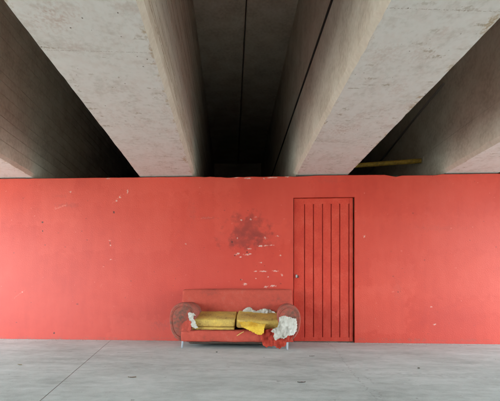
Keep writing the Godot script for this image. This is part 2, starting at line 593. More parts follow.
# a torn, crumpled cloth patch: outline in the x/y plane, depth from a function, real thickness
func cloth(outline: PackedVector2Array, drape: String, cell: float, thick: float, sd: int) -> ArrayMesh:
	# fray the outline
	var fray := fnl(sd + 400, 40.0, 3, 0.6)
	var poly := PackedVector2Array()
	for e in outline.size():
		var p0 := outline[e]
		var p1 := outline[(e + 1) % outline.size()]
		var nn := (p1 - p0).orthogonal().normalized()
		var cuts := maxi(1, int(p0.distance_to(p1) / 0.007))
		for k in cuts:
			var q := p0.lerp(p1, float(k) / cuts)
			poly.append(q + nn * 0.011 * fray.get_noise_2d(q.x, q.y))
	var st := SurfaceTool.new()
	st.begin(Mesh.PRIMITIVE_TRIANGLES)
	st.set_smooth_group(0)
	var lo := poly[0]
	var hi := poly[0]
	for p in poly:
		lo = lo.min(p)
		hi = hi.max(p)
	var nx := int((hi.x - lo.x) / cell) + 2
	var ny := int((hi.y - lo.y) / cell) + 2
	var jit := fnl(sd, 60.0, 2)
	var pos := {}
	var inside := {}
	for i in nx + 1:
		for j in ny + 1:
			var p := lo + Vector2(i - 0.5, j - 0.5) * cell
			p += Vector2(jit.get_noise_2d(p.x, p.y), jit.get_noise_2d(p.x + 9.0, p.y)) * cell * 0.7
			var inn := Geometry2D.is_point_in_polygon(p, poly)
			if not inn:
				# pull near-outside points on to the outline for a clean tear
				var best := 1e9
				var bp := p
				for e in poly.size():
					var c := Geometry2D.get_closest_point_to_segment(p, poly[e], poly[(e + 1) % poly.size()])
					if c.distance_to(p) < best:
						best = c.distance_to(p)
						bp = c
				if best < cell * 0.75:
					inn = true
					p = bp
			pos[Vector2i(i, j)] = Vector3(p.x, p.y, hang(drape, p.x, p.y))
			inside[Vector2i(i, j)] = inn
	var edges := {}
	var tris := []
	for i in nx:
		for j in ny:
			var q := [Vector2i(i, j), Vector2i(i + 1, j), Vector2i(i + 1, j + 1), Vector2i(i, j + 1)]
			for t in [[q[0], q[1], q[2]], [q[0], q[2], q[3]]]:
				if inside[t[0]] and inside[t[1]] and inside[t[2]]:
					tris.append(t)
					for e in 3:
						var a: Vector2i = t[e]
						var b: Vector2i = t[(e + 1) % 3]
						if edges.has([b, a]):
							edges.erase([b, a])
						else:
							edges[[a, b]] = true
	var off := Vector3(0, 0, -thick)
	for t in tris:
		# front looks towards +z
		st.add_vertex(pos[t[0]])
		st.add_vertex(pos[t[2]])
		st.add_vertex(pos[t[1]])
		st.add_vertex(pos[t[0]] + off)
		st.add_vertex(pos[t[1]] + off)
		st.add_vertex(pos[t[2]] + off)
	st.set_smooth_group(1)
	for e in edges:
		var a: Vector3 = pos[e[0]]
		var b: Vector3 = pos[e[1]]
		quad(st, a, b, b + off, a + off)
	st.generate_normals()
	return st.commit()

# ------------------------------------------------------------------ the bridge
func girder_mesh(width: float, height: float, z0: float, z1: float, sd: int) -> ArrayMesh:
	# profile runs from the top of the left face down, across the soffit and up the right face
	var hw := width / 2.0
	var left := []       # grooved smooth face: (x, y)
	left.append(Vector2(-hw, height))
	left.append(Vector2(-hw + 0.012, 0.93))
	left.append(Vector2(-hw, 0.92))
	left.append(Vector2(-hw, 0.45))
	left.append(Vector2(-hw - 0.004, 0.445))
	left.append(Vector2(-hw - 0.004, 0.05))
	var right := []
	var rng := RandomNumberGenerator.new()
	rng.seed = sd
	right.append(Vector2(hw + 0.002, 0.05))
	var y := 0.05
	while y < height - 0.2:
		var y2 := minf(y + 0.11 + rng.randf() * 0.07, height - 0.02)
		var o := rng.randf() * 0.004
		right.append(Vector2(hw + o, y + 0.004))
		right.append(Vector2(hw + o, y2 - 0.008))
		right.append(Vector2(hw - 0.010, y2 - 0.005))
		right.append(Vector2(hw - 0.010, y2))
		y = y2
	right.append(Vector2(hw, height))
	var st := SurfaceTool.new()
	st.begin(Mesh.PRIMITIVE_TRIANGLES)
	st.set_smooth_group(-1)
	var prof := left.duplicate()
	prof.append_array([Vector2(-hw + 0.028, 0.0), Vector2(hw - 0.03, 0.0)])
	prof.append_array(right)
	var li := left.size()
	var edge := fnl(sd + 3, 2.2, 4, 0.65)
	var wav := fnl(sd + 5, 0.5, 3, 0.5)
	var segs := int((z1 - z0) / 0.06)
	var rings := []
	for s in segs + 1:
		var z := lerpf(z0, z1, float(s) / segs)
		var r := []
		for i in prof.size():
			var p: Vector2 = prof[i]
			if i == li - 1:
				p.y += 0.008 * edge.get_noise_1d(z) + maxf(0.0, edge.get_noise_1d(z * 1.7 + 40.0) - 0.28) * 0.05
			if i == li:
				p.x += 0.006 * edge.get_noise_1d(z + 77.0) + maxf(0.0, edge.get_noise_1d(z * 1.4 + 140.0) - 0.3) * 0.06
			if i == li + 1:
				p.x -= 0.005 * edge.get_noise_1d(z + 177.0) + maxf(0.0, edge.get_noise_1d(z * 1.5 + 240.0) - 0.3) * 0.06
			if i == li + 2:
				p.y += 0.006 * edge.get_noise_1d(z + 277.0) + maxf(0.0, edge.get_noise_1d(z * 1.5 + 240.0) - 0.3) * 0.05
			p.x += 0.004 * wav.get_noise_2d(z, p.x * 2.0)
			r.append(Vector3(p.x, p.y, z))
		rings.append(r)
	var mesh := ArrayMesh.new()
	for part in 3:
		st = SurfaceTool.new()
		st.begin(Mesh.PRIMITIVE_TRIANGLES)
		st.set_smooth_group(-1)
		for s in segs:
			for i in prof.size() - 1:
				# soffit, trowelled face, board-marked face
				var which := 0 if i == li else (2 if i > li + 1 else 1)
				if part != which:
					continue
				var a: Vector3 = rings[s][i]
				var b: Vector3 = rings[s][i + 1]
				var c: Vector3 = rings[s + 1][i + 1]
				var d: Vector3 = rings[s + 1][i]
				for v: Vector3 in [a, c, b, a, d, c]:
					st.set_uv(Vector2((v.x + hw) / width, v.z / 4.6 + sd * 0.37) if part == 0 else Vector2(v.z / 4.0 + sd * 0.23, v.y / 2.05))
					st.add_vertex(v)
		if part == 1:
			# end caps and top
			for zz in [[0, Vector3.FORWARD], [segs, Vector3.BACK]]:
				var r: Array = rings[zz[0]]
				for i in range(0, prof.size() - 1):
					var ctr := Vector3(0, height * 0.5, r[0].z)
					face(st, [r[i], r[i + 1], ctr], zz[1])
				face(st, [r[0], r[prof.size() - 1], Vector3(0, height * 0.5, r[0].z)], zz[1])
			face(st, [Vector3(-hw, height, z0), Vector3(hw, height, z0), Vector3(hw, height, z1), Vector3(-hw, height, z1)], Vector3.UP)
		st.generate_normals()
		st.generate_tangents()
		st.commit(mesh)
	mesh.surface_set_material(0, M.soffit)
	mesh.surface_set_material(1, M.web)
	mesh.surface_set_material(2, M.boards if sd == 5 else M.web)
	return mesh

func bridge_frame(node: Node3D) -> void:
	node.position = Vector3(CAM.x, CAM.y + CEIL, CAM.z)
	node.rotation = Vector3(0, SKEW, -FALL)

const GH := 2.3          # depth of the girders
const BACK_Z := -14.6
const FRONT_Z := 7.0

func build_bridge() -> void:
	var kinds := [
		[-6.05, -5.24, "concrete edge girder over the far bare end of the red wall"],
		[-3.72, -2.91, "concrete girder over the bare stretch of red wall, one gap away from the sofa"],
		[-1.363, -0.53, "rust-edged concrete girder ending above the wall just beside the stained patch"],
		[0.908, 1.70, "concrete girder ending above the ribbed red door, black groove on its side"],
		[2.98, 3.77, "concrete girder that the yellow strut runs into, past the ribbed door"],
		[5.25, 6.05, "concrete edge girder past the yellow strut, farthest from the sofa"]]
	for i in kinds.size():
		var k: Array = kinds[i]
		var g := thing("bridge_girder", k[2], "girder", "girders carrying the bridge deck")
		bridge_frame(g)
		var w: float = k[1] - k[0]
		var web := obj("beam", girder_mesh(w, GH, BACK_Z, FRONT_Z, 3 + i), null, g)
		web.position = Vector3((k[0] + k[1]) / 2.0, 0, 0)
		if i == 3:
			obj("joint_strip", box_mesh(Vector3(-w / 2.0 - 0.014, 0.905, BACK_Z + 0.05), Vector3(-w / 2.0 - 0.0005, 0.94, FRONT_Z - 0.05), 0.004), M.rubber, g).position = web.position
		if i == 4:
			obj("conduit", tube([Vector3(2.962, 0.90, -9.4), Vector3(2.962, 0.97, -8.2), Vector3(2.962, 1.17, -6.6), Vector3(2.962, 1.24, -5.9)], [0.016, 0.016, 0.016, 0.016], 10), M.bare_metal, g)
		# bearing block hidden in the shade behind the wall face
		var pad := obj("bearing_pad", box_mesh(Vector3(-0.25, -0.044, -7.2), Vector3(0.25, 0.0, -6.75), 0.004), M.rubber, g)
		pad.position = web.position
	# the deck: precast slabs laid on the girders, open joint between them
	var deck := thing("bridge_deck", "dark concrete slabs of the deck resting on the girders overhead", "bridge deck")
	bridge_frame(deck)
	var xs := [-6.5, -4.4, -2.1, 0.2, 2.4, 4.6, 6.5]
	for i in xs.size() - 1:
		obj("deck_slab", box_mesh(Vector3(xs[i] + 0.007, GH + 0.002, BACK_Z), Vector3(xs[i + 1] - 0.007, GH + 0.23, FRONT_Z + 0.4), 0.015), M.web, deck)
	obj("road_surface", box_mesh(Vector3(-6.5, GH + 0.232, BACK_Z), Vector3(6.5, GH + 0.33, FRONT_Z + 0.4), 0.01), M.asphalt, deck)
	for s in [-1.0, 1.0]:
		obj("parapet", box_mesh(Vector3(s * 6.38 - 0.12, GH + 0.332, BACK_Z), Vector3(s * 6.38 + 0.12, GH + 1.2, FRONT_Z + 0.4), 0.02), M.web, deck)
	# the opposite abutment of the underpass, behind the camera
	var opp := thing("opposite_abutment", "plain grey concrete abutment across the underpass from the red wall", "wall")
	opp.set_meta("kind", "thing")
	bridge_frame(opp)
	obj("front_wall", box_mesh(Vector3(-6.5, -2.7, FRONT_Z - 1.0), Vector3(6.5, -0.03, FRONT_Z + 0.2), 0.02), M.web, opp)
	obj("back_wall", box_mesh(Vector3(-6.5, -0.03, FRONT_Z + 0.02), Vector3(6.5, GH - 0.005, FRONT_Z + 0.22), 0.02), M.web, opp)
	# yellow strut between the girders at right, in the shade above the wall
	var strut := thing("yellow_strut", "dusty yellow pipe strut spanning the dark gap between two girders", "strut")
	bridge_frame(strut)
	var pa := Vector3(1.72, 0.36, -6.93)
	var pb := Vector3(2.965, 0.38, -6.6)
	obj("pipe", tube([pa, pa.lerp(pb, 0.33), pa.lerp(pb, 0.66), pb], [0.036, 0.036, 0.036, 0.036], 14), M.yellow_pipe, strut)
	for p in [[pa, 1.0], [pb, -1.0]]:
		var q: Vector3 = p[0]
		var s: float = p[1]
		obj("end_plate", box_mesh(q + Vector3(-0.012 * s - 0.004, -0.055, -0.055), q + Vector3(-0.012 * s + 0.004, 0.055, 0.055), 0.002), M.web, strut)

# ------------------------------------------------------------------ the red wall and its door
var door_l := 0.0
var door_r := 0.0
var door_t := 0.0

func wall_top(x: float) -> float:
	return WALL_H + gy(x)

func build_wall() -> void:
	var wall := thing("abutment_wall", "long red painted wall under the bridge with chipped paint and smudges", "wall")
	wall.set_meta("kind", "thing")
	var a := on_z(293.4, 197.6, 0.0)
	var b := on_z(354.8, 197.6, 0.0)
	door_l = a.x
	door_r = b.x
	door_t = a.y
	var x0 := -7.6
	var x1 := 6.0
	var st := SurfaceTool.new()
	st.begin(Mesh.PRIMITIVE_TRIANGLES)
	st.set_smooth_group(-1)
	# face: rectangular grid, cells inside the door opening left out; the crest is slightly chipped
	var crest := fnl(61, 2.5, 4, 0.6)
	var xs := [x0, x1, door_l, door_r]
	var x := x0
	while x < x1:
		xs.append(x)
		x += 0.08 if absf(x) < 5.0 else 0.5
	xs.sort()
	for i in xs.size() - 1:
		var xa: float = xs[i]
		var xb: float = xs[i + 1]
		if xb - xa < 1e-5:
			continue
		var in_door := xa >= door_l - 1e-5 and xb <= door_r + 1e-5
		var la := door_t if in_door else gy(xa) - 0.05
		var lb := door_t if in_door else gy(xb) - 0.05
		var ta := crest_y(xa, crest)
		var tb := crest_y(xb, crest)
		wquad(st, Vector3(xa, la, 0), Vector3(xb, lb, 0), Vector3(xb, tb - 0.008, 0), Vector3(xa, ta - 0.008, 0))
		wquad(st, Vector3(xa, ta - 0.008, 0), Vector3(xb, tb - 0.008, 0), Vector3(xb, tb, -0.012), Vector3(xa, ta, -0.012))
	st.generate_normals()
	st.generate_tangents()
	obj("painted_face", st.commit(), M.wall, wall)
	# door reveal
	var rv := SurfaceTool.new()
	rv.begin(Mesh.PRIMITIVE_TRIANGLES)
	var dz := -0.085
	var low := -0.05
	for q in [[Vector3(door_l, low, 0), Vector3(door_l, door_t, 0), Vector3(door_l, door_t, dz), Vector3(door_l, low, dz), Vector3.RIGHT],
			[Vector3(door_r, low, 0), Vector3(door_r, door_t, 0), Vector3(door_r, door_t, dz), Vector3(door_r, low, dz), Vector3.LEFT],
			[Vector3(door_l, door_t, 0), Vector3(door_r, door_t, 0), Vector3(door_r, door_t, dz), Vector3(door_l, door_t, dz), Vector3.DOWN]]:
		face(rv, [q[0], q[1], q[2], q[3]], q[4])
	rv.generate_normals()
	obj("reveal", rv.commit(), M.door, wall)
	# top of the wall, the bearing shelf and the body behind
	var body := SurfaceTool.new()
	body.begin(Mesh.PRIMITIVE_TRIANGLES)
	face(body, [Vector3(x0, wall_top(x0) - 0.02, -0.012), Vector3(x1, wall_top(x1) - 0.02, -0.012), Vector3(x1, wall_top(x1) - 0.026, -7.0), Vector3(x0, wall_top(x0) - 0.026, -7.0)], Vector3.UP)
	face(body, [Vector3(x0, wall_top(x0) - 0.026, -7.0), Vector3(x1, wall_top(x1) - 0.026, -7.0), Vector3(x1, 5.1, -7.0), Vector3(x0, 5.1, -7.0)], Vector3.BACK)
	body.generate_normals()
	obj("bearing_shelf", body.commit(), M.web, wall)
	obj("core", box_mesh(Vector3(x0, -0.4, -7.0), Vector3(x1, 2.25, -0.14)), M.web, wall)
	for s in [[-7.5, -7.1], [5.5, 5.9]]:  # unseen end walls, added to keep skylight out of the shelf recess
		obj("added_sky_block", box_mesh(Vector3(s[0], wall_top(s[0]) - 0.03, -7.0), Vector3(s[1], 4.66, -0.04), 0.01), M.web, wall)
	# unseen wing walls, added in grey so that less red light bounces in
	for s in [[-7.61, -16.0, "added bare concrete wing wall running off from the red wall, bare side"], [6.01, 16.0, "added bare concrete wing wall running off from the red wall, door side"]]:
		var wing := obj("added_wing_wall", box_mesh(Vector3(s[0], -0.3, -0.6), Vector3(s[1], 2.7, -0.03), 0.02), M.web)
		tag(wing, s[2], "wall", "added wing walls beside the bridge")
		wing.set_meta("kind", "thing")
	build_door(wall, dz)

func crest_y(x: float, n: FastNoiseLite) -> float:
	var chip := maxf(0.0, n.get_noise_1d(x * 1.2 + 11.0) - 0.25) * 0.045
	# the longer bites out of the crest
	if x > 1.58 and x < 2.35:
		chip += 0.012
	if x > -0.9 and x < 0.55:
		chip += 0.006 + 0.012 * absf(n.get_noise_1d(x * 3.0))
	return wall_top(x) - chip + 0.003 * n.get_noise_1d(x * 2.0 + 70.0)

func wquad(st: SurfaceTool, a: Vector3, b: Vector3, c: Vector3, d: Vector3) -> void:
	for v: Vector3 in [a, c, b, a, d, c]:
		st.set_uv(wall_uv(v.x, v.y))
		st.add_vertex(v)

func build_door(wall: Node3D, dz: float) -> void:
	var door := Node3D.new()
	door.name = "door"
	wall.add_child(door, true)
	door.set_meta("label", "red door of upright boards set back in the wall")
	var gap := 0.008
	var l := door_l + gap
	var r := door_r - gap - 0.012
	var bottom := gy((l + r) / 2.0) + 0.012
	var top := door_t - gap
	var zf := dz + 0.052      # face of the boards
	obj("backing", box_mesh(Vector3(l, bottom, dz - 0.02), Vector3(r, top, dz + 0.036)), M.door_back, door)
	var gx := []
	for p in [304.6, 313.5, 322.6, 331.2, 339.8, 349.0]:
		gx.append(on_z(p, 270, zf).x)
	var y0 := on_z(320, 337.2, zf).y
	var y1 := on_z(320, 204.0, zf).y
	var hg := 0.0075
	obj("stile", box_mesh(Vector3(l, bottom, dz + 0.037), Vector3(gx[0] - hg, top, zf), 0.002), M.door, door)
	obj("stile", box_mesh(Vector3(gx[5] + hg, bottom, dz + 0.037), Vector3(r, top, zf), 0.002), M.door, door)
	obj("rail", box_mesh(Vector3(gx[0] - hg + 0.001, y1, dz + 0.037), Vector3(gx[5] + hg - 0.001, top, zf - 0.0005), 0.0015), M.door, door)
	obj("rail", box_mesh(Vector3(gx[0] - hg + 0.001, bottom, dz + 0.037), Vector3(gx[5] + hg - 0.001, y0, zf - 0.0005), 0.0015), M.door, door)
	var rng := RandomNumberGenerator.new()
	rng.seed = 4
	for i in 5:
		var dzz := rng.randf() * 0.0008
		obj("board", box_mesh(Vector3(gx[i] + hg, y0, dz + 0.037), Vector3(gx[i + 1] - hg, y1, zf - 0.0007 - dzz), 0.001), M.door, door)
	# small worn metal pull
	var k := on_z(296.8, 276.2, zf)
	obj("latch", soft_box(Vector3(0.026, 0.05, 0.02), 0.009, Vector3i(6, 8, 6), 0.0, 1), M.bare_metal, door).position = k + Vector3(-0.006, 0, 0.007)
	obj("keyhole", soft_box(Vector3(0.014, 0.04, 0.016), 0.006, Vector3i(6, 8, 6), 0.0, 1), M.dark_steel, door).position = k + Vector3(0.016, -0.006, 0.006)

# ------------------------------------------------------------------ the ground
func build_ground() -> void:
	var st := SurfaceTool.new()
	st.begin(Mesh.PRIMITIVE_TRIANGLES)
	var R := 400.0
	for v: Vector3 in [Vector3(-R, 0, -R), Vector3(R, 0, -R), Vector3(R, 0, R), Vector3(-R, 0, -R), Vector3(R, 0, R), Vector3(-R, 0, R)]:
		st.set_uv(Vector2(v.x, v.z) * 0.25)
		st.add_vertex(v - Vector3(0, 0.09, 0))
	st.generate_normals()
	st.generate_tangents()
	var g := obj("ground", st.commit(), M.outer_ground)
	g.set_meta("kind", "structure")
	var pv := Node3D.new()
	pv.name = "pavement"
	add_child(pv)
	pv.set_meta("kind", "structure")
	# two concrete slabs meeting at the open joint seen at left
	var a := on_ground(104.0, 346.0)
	var b := on_ground(42.0, 399.0)
	var dirv := (b - a) / (b.z - a.z)
	var p0 := a + dirv * (0.004 - a.z)
	var p1 := a + dirv * (7.5 - a.z)
	var fill := SurfaceTool.new()
	fill.begin(Mesh.PRIMITIVE_TRIANGLES)
	face(fill, [Vector3(p0.x - 0.02, gy(p0.x) - 0.0018, p0.z), Vector3(p0.x + 0.02, gy(p0.x) - 0.0018, p0.z), Vector3(p1.x + 0.02, gy(p1.x) - 0.0018, p1.z), Vector3(p1.x - 0.02, gy(p1.x) - 0.0018, p1.z)], Vector3.UP)
	fill.generate_normals()
	obj("joint_filler", fill.commit(), M.filler, pv)
	slab(pv, [Vector2(-13, 0.004), Vector2(p0.x - 0.004, 0.004), Vector2(p1.x - 0.004, 7.5), Vector2(-13, 7.5)])
	slab(pv, [Vector2(p0.x + 0.004, 0.004), Vector2(13, 0.004), Vector2(13, 7.5), Vector2(p1.x + 0.004, 7.5)])

func slab(parent: Node3D, poly: Array) -> void:
	var st := SurfaceTool.new()
	st.begin(Mesh.PRIMITIVE_TRIANGLES)
	st.set_smooth_group(-1)
	var top := []
	var inn := []
	var ctr := Vector2.ZERO
	for p: Vector2 in poly:
		ctr += p / poly.size()
	for p: Vector2 in poly:
		inn.append(p)
	var tris := [[0, 1, 2], [0, 2, 3]]
	for t in tris:
		var pts := []
		for i in t:
			pts.append(Vector3(inn[i].x, gy(inn[i].x), inn[i].y))
		var n: Vector3 = (pts[1] - pts[0]).cross(pts[2] - pts[0])
		if n.y > 0:
			pts.reverse()
		for v: Vector3 in pts:
			st.set_uv(ground_uv(v.x, v.z))
			st.add_vertex(v)
	for i in 4:
		var p: Vector2 = poly[i]
		var q: Vector2 = poly[(i + 1) % 4]
		var out := ((p + q) / 2.0 - ctr)
		var pts := [Vector3(p.x, gy(p.x), p.y), Vector3(q.x, gy(q.x), q.y), Vector3(q.x, gy(q.x) - 0.2, q.y), Vector3(p.x, gy(p.x) - 0.2, p.y)]
		var n: Vector3 = (pts[1] - pts[0]).cross(pts[2] - pts[0])
		if n.dot(Vector3(out.x, 0, out.y)) > 0:
			pts.reverse()
		for k in [0, 1, 2, 0, 2, 3]:
			var v: Vector3 = pts[k]
			st.set_uv(ground_uv(v.x, v.z))
			st.add_vertex(v)
	st.generate_normals()
	st.generate_tangents()
	obj("slab", st.commit(), M.ground, parent)

# ------------------------------------------------------------------ the sofa
const SZ := 0.05        # gap between the wall and the sofa's back

func sx(px: float, z: float) -> float:
	return on_z(px, 320, z).x

func sy(py: float, z: float) -> float:
	return on_z(235, py, z).y

func build_sofa() -> void:
	var sofa := thing("sofa", "dirty red two-seat sofa with torn seat and rounded arms against the wall", "sofa")
	var zf := ZF
	# base and front rail
	var bl := sx(180.6, zf)
	var br := sx(291.0, zf)
	var by0 := sy(342.2, zf)
	var by1 := sy(330.8, zf)
	var base_c := Vector3((bl + br) / 2.0, (by0 + by1) / 2.0, (SZ + 0.08 + zf) / 2.0)
	var o := obj("seat_base", soft_box(Vector3(br - bl, by1 - by0, zf - SZ - 0.08), 0.028, Vector3i(40, 10, 20), 0.008, 3, 0.006), M.upholstery, sofa)
	o.position = base_c
	var seat_base := o
	# backrest
	var zb := 0.18
	var kl := sx(182.5, zb + 0.08)
	var kr := sx(292.0, zb + 0.08)
	var kt := sy(289.2, zb + 0.05)
	var kb := by1 - 0.03
	o = obj("backrest", soft_box(Vector3(kr - kl, kt - kb, 0.21), 0.035, Vector3i(44, 22, 12), 0.006, 5, 0.010, "lean"), M.upholstery, sofa)
	o.position = Vector3((kl + kr) / 2.0, (kt + kb) / 2.0, SZ + 0.155)
	# rolled arms, traced in front view then given depth
	arm(sofa, [[181.5, 341.2], [175.5, 338.5], [171.2, 331.5], [169.3, 322], [170.2, 312.5], [174, 306], [180.5, 302.6], [187.5, 302.8], [193, 306], [196, 311.5], [196, 318], [193.5, 325], [192.5, 332], [192, 341.2]], 1)
	arm(sofa, [[287, 341.8], [293.5, 339.5], [298.2, 333], [300.6, 324], [300.2, 314.5], [296.8, 308], [291, 304.4], [284.8, 304.6], [279.6, 308], [277, 313], [277.2, 319], [279.2, 326], [280, 333], [280, 341.8]], 2)
	# chrome legs
	for s in [[183.8, 341.6, 181.9, 348.3, zf - 0.02], [287.1, 341.6, 287.3, 350.0, zf - 0.04]]:
		var t := on_z(s[0], s[1], s[4])
		var e := on_ground(s[2], s[3])
		t = Vector3(t.x, by0 + 0.012, e.z - 0.02)
		e.y = gy(e.x)
		obj("leg", tube([t, t.lerp(e, 0.5), t.lerp(e, 0.9), e + Vector3(0, 0.0005, 0)], [0.013, 0.0115, 0.010, 0.011], 14), M.chrome, sofa)
		var rear := Vector3(t.x, by0 + 0.012, SZ + 0.16)
		obj("leg", tube([rear, Vector3(rear.x, gy(rear.x) + 0.0005, rear.z)], [0.013, 0.010], 12), M.chrome, sofa)
	# block added under the seat to deepen the shade, and the welt along the front rail
	obj("shade_block", soft_box(Vector3(br - bl - 0.16, 0.05, 0.5), 0.02, Vector3i(30, 6, 12), 0.008, 41), M.shade_block, sofa).position = Vector3(base_c.x, by0 - 0.012, base_c.z - 0.03)
	var rail_welt := []
	var rail_rad := []
	for i in 25:
		rail_welt.append(Vector3(lerpf(bl + 0.03, br - 0.03, i / 24.0), by1 - 0.012 + 0.004 * fold.get_noise_1d(i * 0.4), zf - 0.006 + 0.003 * fold.get_noise_1d(i * 0.7 + 9.0)))
		rail_rad.append(0.006)
	obj("piping", tube(rail_welt, rail_rad, 7), M.upholstery, seat_base).position = -base_c
	# torn cover hanging off the front at right
	var poly := PackedVector2Array()
	for p in [[257, 331.5], [259, 336], [261.5, 341], [263, 345], [266, 347.2], [269, 346.2], [272, 346.6], [274, 345.6], [277, 347.8], [280, 349], [282.5, 346.5], [284.6, 346.8], [287, 343], [290.5, 341.5], [292.5, 337.5], [295, 335], [296.5, 330.5], [290, 328], [278, 328.5], [268, 329]]:
		var q := on_z(p[0], p[1], zf + 0.03)
		poly.append(Vector2(q.x, q.y))
	o = obj("torn_cover", cloth(poly, "rag", 0.006, 0.004, 3), M.sofa_torn, sofa)
	o.set_meta("label", "ragged red fabric hanging off the sofa front")
	# rag of cover left at the left arm
	poly = PackedVector2Array()
	for p in [[181, 331.5], [187, 333], [188.5, 330], [189.5, 333.2], [191, 329], [191, 322], [188, 319], [184, 322], [181, 326]]:
		var q := on_z(p[0], p[1], zf + 0.01)
		poly.append(Vector2(q.x, q.y))
	obj("torn_cover", cloth(poly, "arm rag", 0.008, 0.004, 4), M.upholstery, sofa)
	build_foam(by1, zf)

func arm(sofa: Node3D, outline: Array, sd: int) -> void:
	# smooth closed outline swept front to back, the front edge rolled over like padding
	var z_front := 0.755
	var z_back := SZ + 0.02
	var pts := []
	for p in outline:
		var q := on_z(p[0], p[1], 0.72)
		pts.append(Vector2(q.x, q.y))
	# Catmull-Rom refinement
	var fine := []
	var n := pts.size()
	for i in n:
		for k in 4:
			var t := k / 4.0
			var a: Vector2 = pts[(i - 1 + n) % n]
			var b: Vector2 = pts[i]
			var c: Vector2 = pts[(i + 1) % n]
			var d: Vector2 = pts[(i + 2) % n]
			fine.append(b.cubic_interpolate(c, a, d, t))
	var ctr := Vector2.ZERO
	for p: Vector2 in fine:
		ctr += p / fine.size()
	var nz := fnl(80 + sd, 5.0, 3, 0.5)
	var rings := []
	# (inset factor, z)
	var prof := [[0.02, z_front], [0.35, z_front + 0.004], [0.66, z_front + 0.002], [0.76, z_front - 0.004], [0.80, z_front - 0.012], [0.845, z_front - 0.006], [0.90, z_front - 0.006], [0.95, z_front - 0.018], [0.985, z_front - 0.038], [1.0, z_front - 0.065]]
	for k in 8:
		prof.append([1.0 + 0.012 * sin(k * 1.3 + sd), lerpf(z_front - 0.10, z_back + 0.06, k / 7.0)])
	prof.append([0.97, z_back + 0.02])
	prof.append([0.88, z_back])
	prof.append([0.02, z_back])
	var m := fine.size()
	for pr in prof:
		var r := []
		for p: Vector2 in fine:
			var q: Vector2 = ctr + (p - ctr) * pr[0]
			var lump := 0.005 * nz.get_noise_3d(q.x * 1.0, q.y * 1.0, pr[1] * 1.0) * minf(1.0, pr[0] * 1.3)
			var dn := (p - ctr).normalized()
			r.append(Vector3(q.x + dn.x * lump, q.y + dn.y * lump, pr[1] + lump))
		rings.append(r)
	var st := SurfaceTool.new()
	st.begin(Mesh.PRIMITIVE_TRIANGLES)
	st.set_smooth_group(0)
	var area := 0.0
	for i in m:
		area += (fine[i] as Vector2).cross(fine[(i + 1) % m])
	for j in rings.size() - 1:
		for i in m:
			var i2 := (i + 1) % m
			if area > 0:
				quad(st, rings[j][i], rings[j][i2], rings[j + 1][i2], rings[j + 1][i])
			else:
				quad(st, rings[j][i], rings[j + 1][i], rings[j + 1][i2], rings[j][i2])
	st.generate_normals()
	var a := obj("arm", st.commit(), M.sofa_arm, sofa)
	# welt sewn round the arm front
	var welt := []
	var rad := []
	for i in m + 1:
		var p: Vector2 = ctr + ((fine[i % m] as Vector2) - ctr) * 0.80
		welt.append(Vector3(p.x, p.y, z_front - 0.006))
		rad.append(0.0065)
	obj("piping", tube(welt, rad, 7), M.sofa_arm, a)

